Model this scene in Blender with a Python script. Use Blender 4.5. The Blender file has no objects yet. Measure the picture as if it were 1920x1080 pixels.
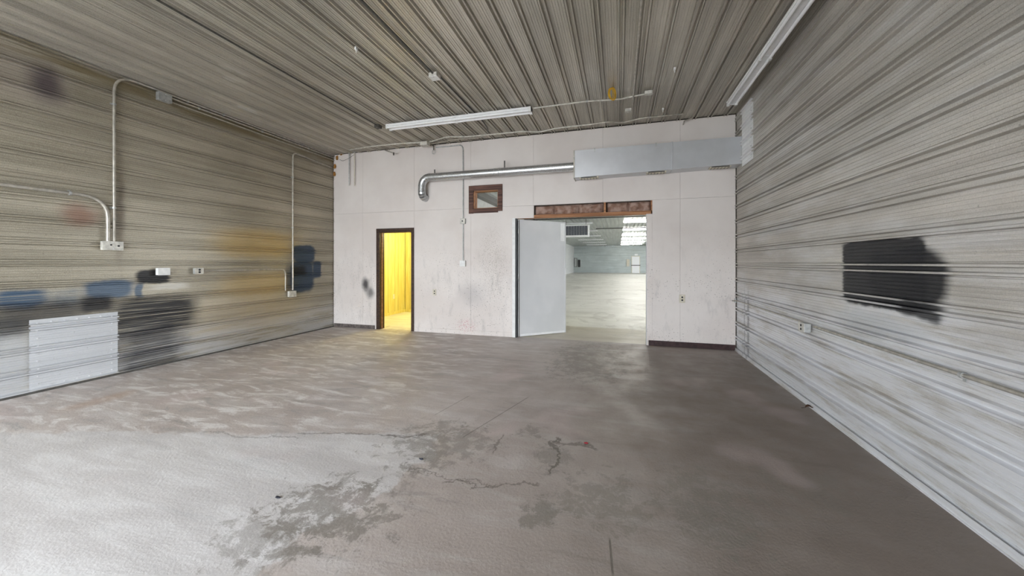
import bpy, bmesh, math, random
from mathutils import Vector, noise as mnoise

random.seed(7)
S = bpy.context.scene
COL = S.collection
# ------------------------------------------------------------------ camera
F, HZ, H = 683.0, 493.0, 1.40            # focal length (px of 1920), horizon row, eye height
YAW = math.atan2(200.0, F)
CY, SY = math.cos(YAW), math.sin(YAW)
cam_d = bpy.data.cameras.new('camera')
cam_d.sensor_width = 36.0
cam_d.lens = 36.0 * F / 1920.0
cam_d.shift_y = -(540.0 - HZ) / 1920.0
cam_d.clip_start = 0.05
cam_d.clip_end = 300
cam = bpy.data.objects.new('camera', cam_d)
cam.location = (0, 0, H)
cam.rotation_euler = (math.pi / 2, 0, YAW)
COL.objects.link(cam)
S.camera = cam
# ------------------------------------------------------------------ sky and daylight
W = bpy.data.worlds.new('overcast_sky')
S.world = W
W.use_nodes = True
bg = W.node_tree.nodes['Background']
bg.inputs['Color'].default_value = (0.87, 0.93, 1.0, 1)
bg.inputs['Strength'].default_value = 9.0
S.view_settings.view_transform = 'Standard'
S.view_settings.look = 'None'
S.view_settings.gamma = 1.0
S.view_settings.use_curve_mapping = False
S.view_settings.exposure = 0.80
try:
    S.cycles.max_bounces = 14
    S.cycles.diffuse_bounces = 10
    S.cycles.sample_clamp_indirect = 8.0
except Exception:
    pass
# room sizes (metres)
XL, XR, YB, YF, ZC = -6.04, 1.81, 6.60, -2.40, 3.79
PITCH = 0.2325
DOOR_X0, DOOR_X1, DOOR_Z = -5.75, -0.9, 3.05      # overhead door opening in the front wall
pl = bpy.data.lights.new('doorway_portal', 'AREA')
pl.shape = 'RECTANGLE'
pl.size, pl.size_y = DOOR_X1 - DOOR_X0, DOOR_Z
po = bpy.data.objects.new('doorway_portal', pl)
po.location = ((DOOR_X0 + DOOR_X1) / 2, YF - 0.1, DOOR_Z / 2)
po.rotation_euler = (math.pi / 2, 0, 0)           # local -Z faces +Y, into the room
COL.objects.link(po)
pl.cycles.is_portal = True

HALL_ADDED_DOORS, HALL_DZ = ((11.0, 17.0), (26.0, 32.0), (41.0, 47.0)), 3.2   # unseen door openings added in the hall's right wall for daylight
for y0, y1 in HALL_ADDED_DOORS:
    l = bpy.data.lights.new('added_door_portal', 'AREA'); l.shape = 'RECTANGLE'; l.size, l.size_y = HALL_DZ, y1-y0
    o = bpy.data.objects.new('added_door_portal', l); o.location = (8.3, (y0+y1)/2, HALL_DZ/2); o.rotation_euler = (0, math.pi/2, 0)
    COL.objects.link(o); l.cycles.is_portal = True

# ------------------------------------------------------------------ pixel -> place
def ray(px, py):
    l, u = (px - 960.0) / F, (HZ - py) / F
    return Vector((CY * l - SY, SY * l + CY, u))
EYE = Vector((0, 0, H))
def onX(px, py, x=XL):
    r = ray(px, py); return EYE + r * (x / r.x)
def onY(px, py, y=YB):
    r = ray(px, py); return EYE + r * (y / r.y)
def onZ(px, py, z=0.0):
    r = ray(px, py); return EYE + r * ((z - H) / r.z)

# ------------------------------------------------------------------ mesh helpers
ORG = {}
class MB:
    def __init__(s): s.v, s.f = [], []
    def add(s, vs, fs):
        b = len(s.v); s.v += [tuple(v) for v in vs]
        s.f += [tuple(b + i for i in f) for f in fs]; return s
    def box(s, a, b, bev=0.0):
        x0, x1 = sorted((a[0], b[0])); y0, y1 = sorted((a[1], b[1])); z0, z1 = sorted((a[2], b[2]))
        if bev <= 0:
            vs = [(x0,y0,z0),(x1,y0,z0),(x1,y1,z0),(x0,y1,z0),(x0,y0,z1),(x1,y0,z1),(x1,y1,z1),(x0,y1,z1)]
            fs = [(0,3,2,1),(4,5,6,7),(0,1,5,4),(1,2,6,5),(2,3,7,6),(3,0,4,7)]
            return s.add(vs, fs)
        bm = bmesh.new()
        bmesh.ops.create_cube(bm, size=1)
        for v in bm.verts:
            v.co = Vector(((x0+x1)/2+v.co.x*(x1-x0), (y0+y1)/2+v.co.y*(y1-y0), (z0+z1)/2+v.co.z*(z1-z0)))
        bmesh.ops.bevel(bm, geom=list(bm.edges), offset=min(bev, 0.45*min(x1-x0, y1-y0, z1-z0)), segments=2, affect='EDGES', profile=0.5)
        bm.verts.index_update()
        vs = [tuple(v.co) for v in bm.verts]; fs = [tuple(v.index for v in f.verts) for f in bm.faces]
        bm.free(); return s.add(vs, fs)
    def tube(s, pts, r, n=10, caps=True):
        pts = [Vector(p) for p in pts]; rs = r if isinstance(r, (list, tuple)) else [r]*len(pts)
        up = None; vs = []; fs = []
        for i, p in enumerate(pts):
            t = (pts[min(i+1, len(pts)-1)] - pts[max(i-1, 0)]).normalized()
            if up is None:
                up = Vector((0,0,1)) if abs(t.z) < .9 else Vector((1,0,0))
            up = (up - t*up.dot(t)).normalized(); w = t.cross(up)
            for k in range(n):
                a = 2*math.pi*k/n
                vs.append(p + (up*math.cos(a) + w*math.sin(a))*rs[i])
        for i in range(len(pts)-1):
            for k in range(n):
                fs.append((i*n+k, i*n+(k+1)%n, (i+1)*n+(k+1)%n, (i+1)*n+k))
        if caps:
            fs.append(tuple(range(n))[::-1]); fs.append(tuple((len(pts)-1)*n+k for k in range(n)))
        return s.add(vs, fs)
    def build(s, name, mat, parent=None, smooth=False):
        me = bpy.data.meshes.new(name)
        if parent is None:
            xs, ys, zs = zip(*s.v)
            o = Vector(((min(xs)+max(xs))/2, (min(ys)+max(ys))/2, min(zs)))
        else:
            o = ORG[parent.name]
        me.from_pydata([(v[0]-o.x, v[1]-o.y, v[2]-o.z) for v in s.v], [], s.f)
        me.materials.append(mat)
        if smooth:
            for p in me.polygons: p.use_smooth = True
            try: me.set_sharp_from_angle(angle=math.radians(40))
            except Exception: pass
        ob = bpy.data.objects.new(name, me); COL.objects.link(ob)
        if parent is None: ob.location = o
        else: ob.parent = parent
        ORG[ob.name] = o
        return ob
def fillet(pts, rad, n=6):
    pts = [Vector(p) for p in pts]; out = [pts[0]]
    for i in range(1, len(pts)-1):
        a, b, c = pts[i-1], pts[i], pts[i+1]
        d1, d2 = (a-b), (c-b); r = min(rad, d1.length*.48, d2.length*.48)
        p, q = b + d1.normalized()*r, b + d2.normalized()*r
        for k in range(n+1):
            t = k/n; out.append(p*(1-t)**2 + b*2*t*(1-t) + q*t*t)
    out.append(pts[-1]); return out
def tag(o, label, cat, group=None):
    o['label'] = label; o['category'] = cat
    if group: o['group'] = group
    return o
def struct(o):
    o['kind'] = 'structure'; return o
def thing(name, loc, label, cat, group=None):
    e = bpy.data.objects.new(name, None); COL.objects.link(e)
    e.location = loc; e.empty_display_size = .05; ORG[e.name] = Vector(loc)
    return tag(e, label, cat, group)
def instance(src, delta, parent):
    c = src.copy(); COL.objects.link(c); c.parent = parent
    c.location = Vector(src.location) + Vector(delta); ORG[c.name] = ORG[src.name] + Vector(delta)
    return c

# ------------------------------------------------------------------ material helpers
class NT:
    def __init__(s, name):
        s.m = bpy.data.materials.new(name); s.m.use_nodes = True
        s.t = s.m.node_tree; s.n = s.t.nodes; s.l = s.t.links
        s.b = s.n['Principled BSDF']; s._pos = None
    def new(s, k, **kw):
        n = s.n.new(k)
        for a, v in kw.items(): setattr(n, a, v)
        return n
    def put(s, sock, v):
        if isinstance(v, bpy.types.NodeSocket): s.l.new(v, sock)
        else: sock.default_value = v
    def pos(s):
        if s._pos is None:
            g = s.new('ShaderNodeNewGeometry'); x = s.new('ShaderNodeSeparateXYZ')
            s.l.new(g.outputs['Position'], x.inputs[0])
            s._pos = (g.outputs['Position'], x.outputs[0], x.outputs[1], x.outputs[2])
        return s._pos
    def math(s, op, a, b=None, c=None, clamp=False):
        n = s.new('ShaderNodeMath', operation=op); n.use_clamp = clamp
        s.put(n.inputs[0], a)
        if b is not None: s.put(n.inputs[1], b)
        if c is not None: s.put(n.inputs[2], c)
        return n.outputs[0]
    def scaled(s, sc, off=(0,0,0)):
        n = s.new('ShaderNodeVectorMath', operation='MULTIPLY_ADD')
        s.l.new(s.pos()[0], n.inputs[0]); n.inputs[1].default_value = sc; n.inputs[2].default_value = off
        return n.outputs[0]
    def noise(s, scale, detail=3, rough=.55, vec=None, off=(0,0,0), dist=0.0):
        sc = scale if isinstance(scale, tuple) else (scale,)*3
        n = s.new('ShaderNodeTexNoise'); s.l.new(s.scaled(sc, off), n.inputs['Vector'])
        n.inputs['Scale'].default_value = 1; n.inputs['Detail'].default_value = detail; n.inputs['Roughness'].default_value = rough
        n.inputs['Distortion'].default_value = dist
        return n.outputs['Fac']
    def ramp(s, v, a, b, lo=0.0, hi=1.0, smooth=True):
        n = s.new('ShaderNodeMapRange'); n.interpolation_type = 'SMOOTHSTEP' if smooth else 'LINEAR'
        s.put(n.inputs['Value'], v)
        n.inputs['From Min'].default_value = a; n.inputs['From Max'].default_value = b
        n.inputs['To Min'].default_value = lo; n.inputs['To Max'].default_value = hi
        return n.outputs['Result']
    def mix(s, f, a, b, mode='MIX'):
        n = s.new('ShaderNodeMix', data_type='RGBA', blend_type=mode)
        s.put(n.inputs[0], f)
        for i, v in ((6, a), (7, b)):
            if isinstance(v, tuple) and len(v) == 3: v = v + (1,)
            s.put(n.inputs[i], v)
        return n.outputs[2]
    def rect(s, ia, ib, a0, a1, b0, b1, soft=.25, power=4.0, wob=.05, wsc=4.0):
        """soft-edged rounded patch on two world axes, ragged by noise"""
        ca, ha, cb, hb = (a0+a1)/2, abs(a1-a0)/2, (b0+b1)/2, abs(b1-b0)/2
        p = s.pos(); w = s.math('MULTIPLY', s.math('SUBTRACT', s.noise(wsc, 3, off=(ca*7, cb*5, ca-cb)), .5), 2*wob) if wob else 0.0
        def ax(i, c, h):
            q = s.math('ADD', p[1+i], w) if wob else p[1+i]
            d = s.math('DIVIDE', s.math('ABSOLUTE', s.math('SUBTRACT', q, c)), h)
            return s.math('POWER', d, power)
        d = s.math('POWER', s.math('ADD', ax(ia, ca, ha), ax(ib, cb, hb)), 1/power)
        return s.ramp(d, 1-soft, 1+soft, 1, 0)
    def bump(s, h, strength=.3, dist=.01):
        n = s.new('ShaderNodeBump'); n.inputs['Strength'].default_value = strength; n.inputs['Distance'].default_value = dist
        s.l.new(h, n.inputs['Height']); s.l.new(n.outputs[0], s.b.inputs['Normal'])
    def fin(s, col, rough=.6, metal=0.0, spec=.4):
        if isinstance(col, tuple): col = col + (1,) if len(col) == 3 else col
        s.put(s.b.inputs['Base Color'], col); s.put(s.b.inputs['Roughness'], rough)
        s.put(s.b.inputs['Metallic'], metal); s.b.inputs['Specular IOR Level'].default_value = spec
        return s.m
def plain(name, col, rough=.6, metal=0.0, var=.12, sc=20, spec=.4):
    t = NT(name); n = t.noise(sc, 3)
    c2 = tuple(max(0, c*(1-var*2)) for c in col); c1 = tuple(min(1, c*(1+var)) for c in col)
    return t.fin(t.mix(t.ramp(n, .3, .7), c2, c1), rough, metal, spec)

# ---- galvanised ribbed sheet: 'along' is the axis the ribs run on, stains are (mask, colour, opacity)
def galvanised(name, dark, light, along, stains=(), rough=.5, metal=.45, white=0.0, ridge=None):
    t = NT(name)
    st = [26.0, 26.0, 26.0]; st[along] = .7
    st2 = [6.0, 6.0, 6.0]; st2[along] = .35
    streak = t.noise(tuple(st), 3); streak2 = t.noise(tuple(st2), 4, off=(3, 1, 7))
    spang = t.noise(170, 2, .6); big = t.noise(.9, 3, off=(11, 4, 2))
    f = t.math('ADD', t.math('MULTIPLY', streak, .20), t.math('ADD', t.math('MULTIPLY', streak2, .38), t.math('MULTIPLY', spang, .42)))
    c = t.mix(t.ramp(f, .34, .66), dark, light)
    c = t.mix(t.ramp(big, .35, .7, 0, .3), c, tuple(v*.8 for v in dark))
    spots = t.ramp(t.noise(38, 2, .5, off=(5, 5, 5)), .70, .76)
    c = t.mix(t.math('MULTIPLY', spots, .5), c, tuple(v*.45 for v in dark))
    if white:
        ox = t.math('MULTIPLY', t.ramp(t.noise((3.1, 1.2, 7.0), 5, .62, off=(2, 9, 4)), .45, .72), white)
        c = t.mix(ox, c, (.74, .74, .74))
    for fn, col, op in stains:
        c = t.mix(t.math('MULTIPLY', fn(t), op), c, col)
    t.bump(t.math('ADD', streak, t.math('MULTIPLY', spang, .5)), .12, .004)
    return t.fin(c, t.ramp(spang, .3, .7, rough-.08, rough+.1), metal, .4)

def stL(x0, y0, x1, y1, col, op, **kw):       # patch on the left wall given by two photo corners
    a, b = onX(x0, y0), onX(x1, y1)
    return (lambda t: t.rect(1, 2, a.y, b.y, a.z, b.z, **kw), col, op)
BLUE, NAVY, BLACK = (.06, .11, .18), (.042, .07, .115), (.015, .015, .018)
def streaky(base):
    def g(t): return t.math('MULTIPLY', base(t), t.ramp(t.noise((5, .9, 48), 4, .6), .25, .55))
    return g
def SL(*a, **k):
    fn, c, o = stL(*a, **k); return (streaky(fn), c, o)
left_stains = [
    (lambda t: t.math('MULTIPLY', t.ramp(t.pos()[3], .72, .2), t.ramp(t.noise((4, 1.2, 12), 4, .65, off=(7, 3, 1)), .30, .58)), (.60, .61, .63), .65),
    stL(-90, 628, 56, 760, (.58, .60, .63), .65, soft=.3, wob=.08),
    stL(-20, 70, 130, 215, (.42, .37, .33), .45, soft=.4),
    stL(55, 118, 118, 195, (.06, .04, .06), .75, soft=.8, power=2.0),
    (lambda t: t.math('MULTIPLY', t.ramp(t.pos()[3], 3.50, 3.62), t.ramp(t.noise((2, .8, 9), 3), .35, .6)), (.17, .125, .045), .7),
    stL(115, 380, 182, 425, (.27, .10, .065), .55, soft=.7, power=2.0),
    stL(405, 425, 548, 482, (.52, .36, .12), .55, soft=.45, power=3.0),
    stL(415, 515, 550, 548, (.50, .36, .14), .50, soft=.45, power=3.0),
    stL(330, 560, 560, 600, (.45, .36, .22), .25, soft=.6, power=2.0),
    SL(-10, 545, 86, 574, BLUE, .95, soft=.35),
    SL(95, 545, 150, 572, (.10, .16, .23), .55, soft=.6),
    stL(156, 528, 248, 556, BLUE, .85, soft=.25),
    stL(254, 533, 268, 557, BLUE, .8, soft=.4),
    stL(256, 506, 319, 530, BLACK, .95, soft=.18),
    stL(150, 556, 212, 582, BLACK, .9, soft=.4),
    stL(-30, 575, 170, 600, (.04, .04, .045), .75, soft=.5),
    stL(-40, 605, 54, 628, (.06, .06, .06), .7, soft=.6),
    SL(205, 562, 365, 612, BLACK, .95, soft=.30),
    SL(215, 600, 345, 712, (.03, .03, .035), .85, soft=.5, power=3., wob=.14),
    stL(285, 533, 352, 541, (.62, .60, .55), .7, soft=.5),
    stL(549, 458, 590, 492, NAVY, .96, soft=.14),
    stL(545, 488, 588, 546, NAVY, .96, soft=.16),
    stL(586, 490, 602, 521, NAVY, .95, soft=.18),
    stL(549, 498, 574, 516, BLACK, .9, soft=.4),
    stL(536, 500, 548, 545, NAVY, .7, soft=.5),
    stL(216, 320, 232, 470, (.10, .07, .05), .5, soft=.9, power=2.0),
]
def ridge_free(base, x, sgn):
    def g(t):
        h = t.math('MULTIPLY', t.math('SUBTRACT', t.pos()[1], x), sgn)
        return t.math('MULTIPLY', base(t), t.ramp(h, .012, .018, 1, .18))
    return g
right_stains_and_daylight = [
    (lambda t: t.math('MULTIPLY', t.ramp(t.math('ADD', t.pos()[3], t.math('MULTIPLY', t.math('SUBTRACT', t.noise((1.5, .9, 2), 3), .5), 1.2)), 1.30, .60), t.ramp(t.noise((4, 1.6, 14), 4, .65, off=(7, 7, 1)), .28, .56)), (.80, .81, .84), .85),  # pale wash low on the wall, bluish daylight partly put into its colour
    (ridge_free(lambda t: t.rect(1, 2, 2.86, 3.73, 1.075, 1.575, soft=.05, power=9, wob=.03, wsc=6), XR, -1), BLACK, .97),
    (ridge_free(lambda t: t.rect(1, 2, 2.71, 3.40, 1.09, 1.50, soft=.14, power=3, wob=.05), XR, -1), BLACK, .97),
    (lambda t: t.rect(1, 2, 2.74, 3.04, 1.04, 1.16, soft=.35, power=4, wob=.05), BLACK, .9),
    (lambda t: t.rect(1, 2, 2.9, 3.75, .84, 1.02, soft=.5, power=3, wob=.12), (.52, .54, .56), .6),
    (lambda t: t.rect(1, 2, 6.02, 6.10, .0, .95, soft=.35, wob=.03), (.16, .17, .18), .6),
    (lambda t: t.rect(1, 2, 6.20, 6.24, .0, .95, soft=.5, wob=.03), (.16, .17, .18), .5),
    (lambda t: t.rect(1, 2, 4.6, 5.6, 1.75, 1.83, soft=.5, wob=.05), (.50, .50, .49), .6),
]
M = {}
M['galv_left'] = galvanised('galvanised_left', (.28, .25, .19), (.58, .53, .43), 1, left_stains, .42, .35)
M['galv_right'] = galvanised('galvanised_right', (.40, .375, .335), (.68, .645, .59), 1, right_stains_and_daylight, .40, .35, white=.45)
M['galv_ceiling'] = galvanised('galvanised_ceiling', (.37, .345, .295), (.68, .64, .56), 1, [
    (lambda t: t.math('MULTIPLY', t.ramp(t.noise((3, 1.2, 3), 3, off=(1, 6, 0)), .62, .70), t.ramp(t.pos()[1], -3.5, -5.5)), (.75, .73, .68), .6)], .36, .45)
M['galv_hall'] = galvanised('galvanised_hall', (.42, .46, .45), (.64, .69, .68), 0, (), .5, .3)
M['galv_hall_ceiling'] = galvanised('galvanised_hall_ceiling', (.32, .345, .32), (.58, .61, .58), 1, (), .35, .4)
M['galv_patch'] = galvanised('pale_patch', (.52, .53, .545), (.62, .63, .645), 1, (), .5, .1)
M['duct'] = plain('duct_steel', (.60, .61, .63), .36, .45, .03, 3)
M['pipe_duct'] = galvanised('round_duct_steel', (.42, .43, .44), (.68, .69, .70), 0, (), .28, .85)
M['conduit'] = plain('conduit_steel', (.50, .47, .41), .4, .5)
M['conduit_white'] = plain('painted_conduit', (.62, .60, .54), .5, .1)
M['conduit_dark'] = plain('dark_conduit', (.10, .095, .085), .5, .3)
M['box_steel'] = plain('box_steel', (.50, .51, .50), .45, .5)
M['white_plastic'] = plain('white_plastic', (.78, .78, .76), .45, 0, .04)
M['ivory'] = plain('ivory_plastic', (.62, .57, .46), .45, 0, .05)
M['socket_dark'] = plain('dark_socket', (.02, .02, .02), .5)
M['screw'] = plain('screw_head', (.75, .76, .78), .35, .5)
M['core'] = plain('dark_core', (.09, .075, .06), .9)
M['enamel'] = plain('white_enamel', (.86, .86, .86), .35, 0, .02)
M['tube'] = plain('fluorescent_tube', (.90, .91, .92), .2, 0, .02)
M['brown_trim'] = plain('dark_brown_trim', (.055, .028, .017), .5, 0, .25, 30)
M['brown_base'] = plain('maroon_base', (.045, .022, .022), .55, 0, .2, 20)
M['grey_base'] = plain('dusty_base', (.14, .115, .105), .7, 0, .25, 25)
M['foam'] = plain('orange_foam', (.42, .20, .05), .9, 0, .3, 60)
M['yellow_cord'] = plain('yellow_cord', (.62, .36, .02), .6, 0, .1)
M['leaf'] = plain('dry_leaf', (.085, .04, .02), .8, 0, .3, 60)
M['red_bit'] = plain('red_bit', (.25, .02, .03), .6)
M['dark_bit'] = plain('dark_bit', (.02, .02, .03), .6)
M['ground'] = plain('apron_concrete', (.50, .49, .47), .9, 0, .1, 2)
M['rear_board'] = plain('hall_board', (.60, .60, .58), .8, 0, .06, 5)
M['grey_blue'] = plain('heater_grey', (.16, .17, .20), .45, .3)

def wood(name, a, b, rough=.6, ax=2):
    t = NT(name); sc = [28., 28., 28.]; sc[ax] = 1.4
    g = t.noise(tuple(sc), 4, .6, dist=.4)
    return t.fin(t.mix(t.ramp(g, .32, .68), a, b), rough, 0, .35)
M['brown_board'] = wood('brown_board', (.055, .026, .020), (.17, .085, .06), .65, 0)
M['stud'] = wood('raw_stud', (.26, .115, .055), (.48, .24, .12), .75, 0)
M['yellow_panel'] = wood('yellow_panelling', (.66, .56, .17), (.78, .72, .32), .5, 2)
t = NT('kraft_paper'); k = t.noise(9, 2, .5)
M['kraft'] = t.fin(t.mix(t.ramp(k, .35, .65), (.24, .135, .095), (.40, .28, .23)), .8)

# ---- white painted wallboard
t = NT('white_wallboard')
fine = t.noise(45, 3, .6); big = t.noise(1.1, 4, off=(3, 0, 8))
c = t.mix(t.ramp(big, .3, .7), (.67, .612, .575), (.75, .70, .665))
low = t.ramp(t.pos()[3], 2.2, .9)                       # knocks and spatter are on the reachable lower half
sp = t.ramp(t.noise(48, 2, .5, off=(4, 4, 4)), .64, .71)
dens = t.ramp(t.noise(1.6, 3, off=(0, 2, 5)), .30, .58)
c = t.mix(t.math('MULTIPLY', t.math('MULTIPLY', sp, dens), t.math('MULTIPLY', low, .75)), c, (.13, .105, .085))
scf = t.ramp(t.noise((7, 7, 2.2), 6, .7, off=(1, 1, 9)), .50, .72)
c = t.mix(t.math('MULTIPLY', scf, t.math('MULTIPLY', low, .38)), c, (.36, .345, .33))
def stB(x0, y0, x1, y1, **kw):
    a, b = onY(x0, y0), onY(x1, y1); return t.rect(0, 2, a.x, b.x, a.z, b.z, **kw)
sp2 = t.ramp(t.noise(62, 3, .6, off=(8, 1, 3)), .55, .64)
c = t.mix(t.math('MULTIPLY', t.math('MULTIPLY', sp2, stB(900, 430, 948, 560, soft=.6, power=2.)), .6), c, (.20, .155, .10))
c = t.mix(t.math('MULTIPLY', stB(862, 532, 905, 572, soft=.9, power=2.), .32), c, (.22, .22, .24))
c = t.mix(t.math('MULTIPLY', stB(679, 522, 691, 546, soft=.7, power=2.), .92), c, (.03, .03, .035))
c = t.mix(t.math('MULTIPLY', stB(688, 540, 700, 558, soft=.8, power=2.), .75), c, (.05, .05, .055))
c = t.mix(t.math('MULTIPLY', t.math('MULTIPLY', sp2, stB(858, 598, 892, 624, soft=.5, power=2.)), .85), c, (.50, .10, .14))
c = t.mix(t.math('MULTIPLY', t.math('MULTIPLY', sp2, stB(780, 622, 966, 640, soft=.4)), .5), c, (.25, .10, .10))
c = t.mix(t.math('MULTIPLY', stB(1240, 400, 1381, 480, soft=.9, power=2.), .12), c, (.45, .40, .36))
t.bump(fine, .15, .004)
M['wallboard'] = t.fin(c, .7, 0, .3)
# ---- grey painted door
t = NT('grey_door_paint'); c = t.mix(t.ramp(t.noise(1.5, 3), .35, .65), (.65, .655, .66), (.72, .72, .725))
M['door_paint'] = t.fin(c, .55, 0, .4)

# ---- concrete floor
def floor_mat(name, hall=False):
    t = NT(name)
    big = t.noise(.55, 4, .55, off=(1, 3, 0)); mid = t.noise(2.6, 5, .62, off=(6, 2, 0)); grit = t.noise(60, 3, .6)
    smear = t.noise((1.3, 5.5, 1), 5, .65, off=(2, 8, 0), dist=.6)
    if hall:
        c = t.mix(t.ramp(big, .3, .7), (.66, .64, .59), (.80, .78, .73))
        c = t.mix(t.ramp(t.noise((.5, 2.2, 1), 5, .65, dist=1.2), .48, .66, 0, .35), c, (.42, .39, .34))
        c = t.mix(t.math('MULTIPLY', t.rect(0, 1, -2.2, .6, 6.6, 8.1, soft=.15, power=8, wob=.1), .5), c, (.34, .27, .16))
        gs = t.ramp(t.noise((.9, .5, 1), 7, .75, off=(3, 1, 0), dist=1.5), .52, .60)
        c = t.mix(t.math('MULTIPLY', gs, .4), c, (.40, .37, .33))
        t.bump(t.noise((1, 3, 1), 4), .10, .02)
        return t.fin(c, t.ramp(mid, .3, .7, .42, .62), 0, .22)
    c = t.mix(t.ramp(big, .3, .72), (.40, .345, .315), (.50, .445, .415))
    c = t.mix(t.ramp(smear, .46, .70, 0, .5), c, (.57, .545, .53))
    c = t.mix(t.ramp(t.noise((1.1, 6, 1), 5, .7, off=(9, 1, 0), dist=.8), .56, .70, 0, .55), c, (.25, .23, .215))
    c = t.mix(t.math('MULTIPLY', t.ramp(grit, .60, .74), .35), c, (.20, .175, .155))
    # darker brown tone on the side away from the big doorway, browner by the right-hand wall
    brown_tone = t.math('MULTIPLY', t.ramp(t.math('ADD', t.pos()[1], t.math('MULTIPLY', mid, 1.6)), -1.2, 2.2), t.ramp(t.pos()[2], 7.2, 3.6, .55, 1))
    c = t.mix(t.math('MULTIPLY', brown_tone, .85), c, (.165, .13, .105))
    def side(p, q, w, off):      # signed distance to a line through two floor points, wavered by noise
        p, q = onZ(*p), onZ(*q); d = (q-p).normalized()
        v = t.math('SUBTRACT', t.math('MULTIPLY', t.math('SUBTRACT', t.pos()[1], p.x), d.y), t.math('MULTIPLY', t.math('SUBTRACT', t.pos()[2], p.y), d.x))
        return t.math('ADD', v, t.math('MULTIPLY', t.math('SUBTRACT', t.noise(1.6, 6, .66, off=off), .5), w))
    sA = side((500, 1079), (850, 812), .9, (5, 5, 0)); sB = side((850, 815), (380, 812), .5, (2, 7, 0))
    bare = t.math('MULTIPLY', t.ramp(sA, .03, -.03), t.ramp(sB, .03, -.03))
    c = t.mix(t.math('MULTIPLY', bare, .55), c, t.mix(t.ramp(smear, .35, .65), (.54, .54, .545), (.68, .68, .685)))
    lft = t.math('MULTIPLY', t.ramp(t.pos()[1], -.9, -3.0), t.math('SUBTRACT', 1.0, bare))      # smeared worn concrete toward the left wall
    sm2 = t.noise((2.2, 7.5, 1), 7, .72, off=(4, 4, 0), dist=.7)
    c = t.mix(t.math('MULTIPLY', lft, t.ramp(sm2, .54, .66, 0, .6)), c, (.30, .285, .275))
    c = t.mix(t.math('MULTIPLY', lft, t.ramp(sm2, .52, .36, 0, .85)), c, (.70, .675, .655))
    # bare scaled patches, placed from the photo
    patches = [(540, 900, 725, 1050, .7), (740, 790, 935, 885, .55), (975, 935, 1060, 990, .75), (1050, 890, 1230, 1010, .6),
               (1200, 890, 1420, 1030, .65), (965, 800, 1015, 825, .6), (1005, 820, 1060, 900, .52), (1040, 640, 1190, 730, .5),
               (420, 960, 600, 1075, .45), (620, 880, 700, 930, .5), (1380, 660, 1450, 730, .5), (1420, 860, 1560, 960, .4)]
    flake = t.noise(9, 10, .78, off=(3, 3, 0), dist=.3)
    for x0, y0, x1, y1, dens in patches:
        a, b, cc, d = onZ(x0, y1), onZ(x1, y0), onZ(x0, y0), onZ(x1, y1)
        xs = [p.x for p in (a, b, cc, d)]; ys = [p.y for p in (a, b, cc, d)]
        m = t.rect(0, 1, min(xs), max(xs), min(ys), max(ys), soft=.8, power=2., wob=.18, wsc=2.5)
        m = t.ramp(t.math('ADD', t.math('MULTIPLY', m, .29), flake), .71, .78)
        c = t.mix(t.math('MULTIPLY', m, dens), c, (.20, .18, .155))
    # flaking along the edge of the old coating
    edge = t.math('MULTIPLY', t.ramp(t.math('ABSOLUTE', sA), .45, .0), t.ramp(sB, .5, -.1))
    c = t.mix(t.math('MULTIPLY', t.ramp(t.math('ADD', t.math('MULTIPLY', edge, .2), flake), .66, .74), .4), c, (.22, .20, .175))
    # pitted coating right of it
    pit = t.ramp(t.noise(34, 4, .7, off=(1, 8, 0)), .58, .70)
    c = t.mix(t.math('MULTIPLY', pit, t.ramp(sA, -.1, .3, .1, .4)), c, (.20, .17, .15))
    # rust trace and pink blushes
    a, b = onZ(110, 765), onZ(265, 735)
    c = t.mix(t.math('MULTIPLY', t.math('MULTIPLY', t.rect(0, 1, a.x, b.x, b.y, a.y, soft=.8, power=2.), smear), .9), c, (.40, .25, .15))
    c = t.mix(t.ramp(t.noise(1.2, 2, off=(4, 9, 0)), .58, .72, 0, .28), c, (.62, .50, .49))
    # saw-cut joint and hairline cracks
    def seg(p, q, w, wob, op, c):
        p, q = onZ(*p), onZ(*q); d = (q - p); L = d.length; d /= L
        px, py = t.pos()[1], t.pos()[2]
        rx, ry = t.math('SUBTRACT', px, p.x), t.math('SUBTRACT', py, p.y)
        al = t.math('ADD', t.math('MULTIPLY', rx, d.x), t.math('MULTIPLY', ry, d.y))
        ac = t.math('SUBTRACT', t.math('MULTIPLY', rx, d.y), t.math('MULTIPLY', ry, d.x))
        if wob: ac = t.math('ADD', ac, t.math('MULTIPLY', t.math('SUBTRACT', t.noise(3.2, 5, .7, off=(p.x, p.y, 0)), .5), wob))
        m = t.ramp(t.math('ABSOLUTE', ac), w*.5, w*1.2, 1, 0)
        m = t.math('MULTIPLY', m, t.math('MULTIPLY', t.ramp(al, -.02, .02), t.ramp(al, L+.02, L-.02)))
        return t.mix(t.math('MULTIPLY', m, op), c, (.10, .085, .07))
    for p, q, w, wob, op in (((1149, 1079), (1143, 1010), .006, 0, .8), ((868, 820), (990, 745), .006, 0, .6), ((815, 778), (880, 742), .006, 0, .45),
                             ((560, 810), (790, 820), .012, .25, .5), ((725, 815), (800, 818), .012, .3, .6), ((1035, 890), (1045, 820), .02, .5, .8),
                             ((830, 905), (1010, 905), .015, .5, .6), ((1040, 830), (1120, 840), .02, .35, .6), ((760, 880), (920, 910), .012, .5, .5),
                             ((925, 850), (945, 815), .01, .3, .6), ((380, 810), (560, 822), .012, .3, .4)):
        c = seg(p, q, w, wob, op, c)
    t.bump(t.math('ADD', t.math('MULTIPLY', grit, .6), flake), .35, .010)
    return t.fin(c, t.ramp(mid, .3, .7, .42, .68), 0, .45)
M['floor'] = floor_mat('concrete_floor')
M['floor_hall'] = floor_mat('hall_concrete', True)
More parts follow.
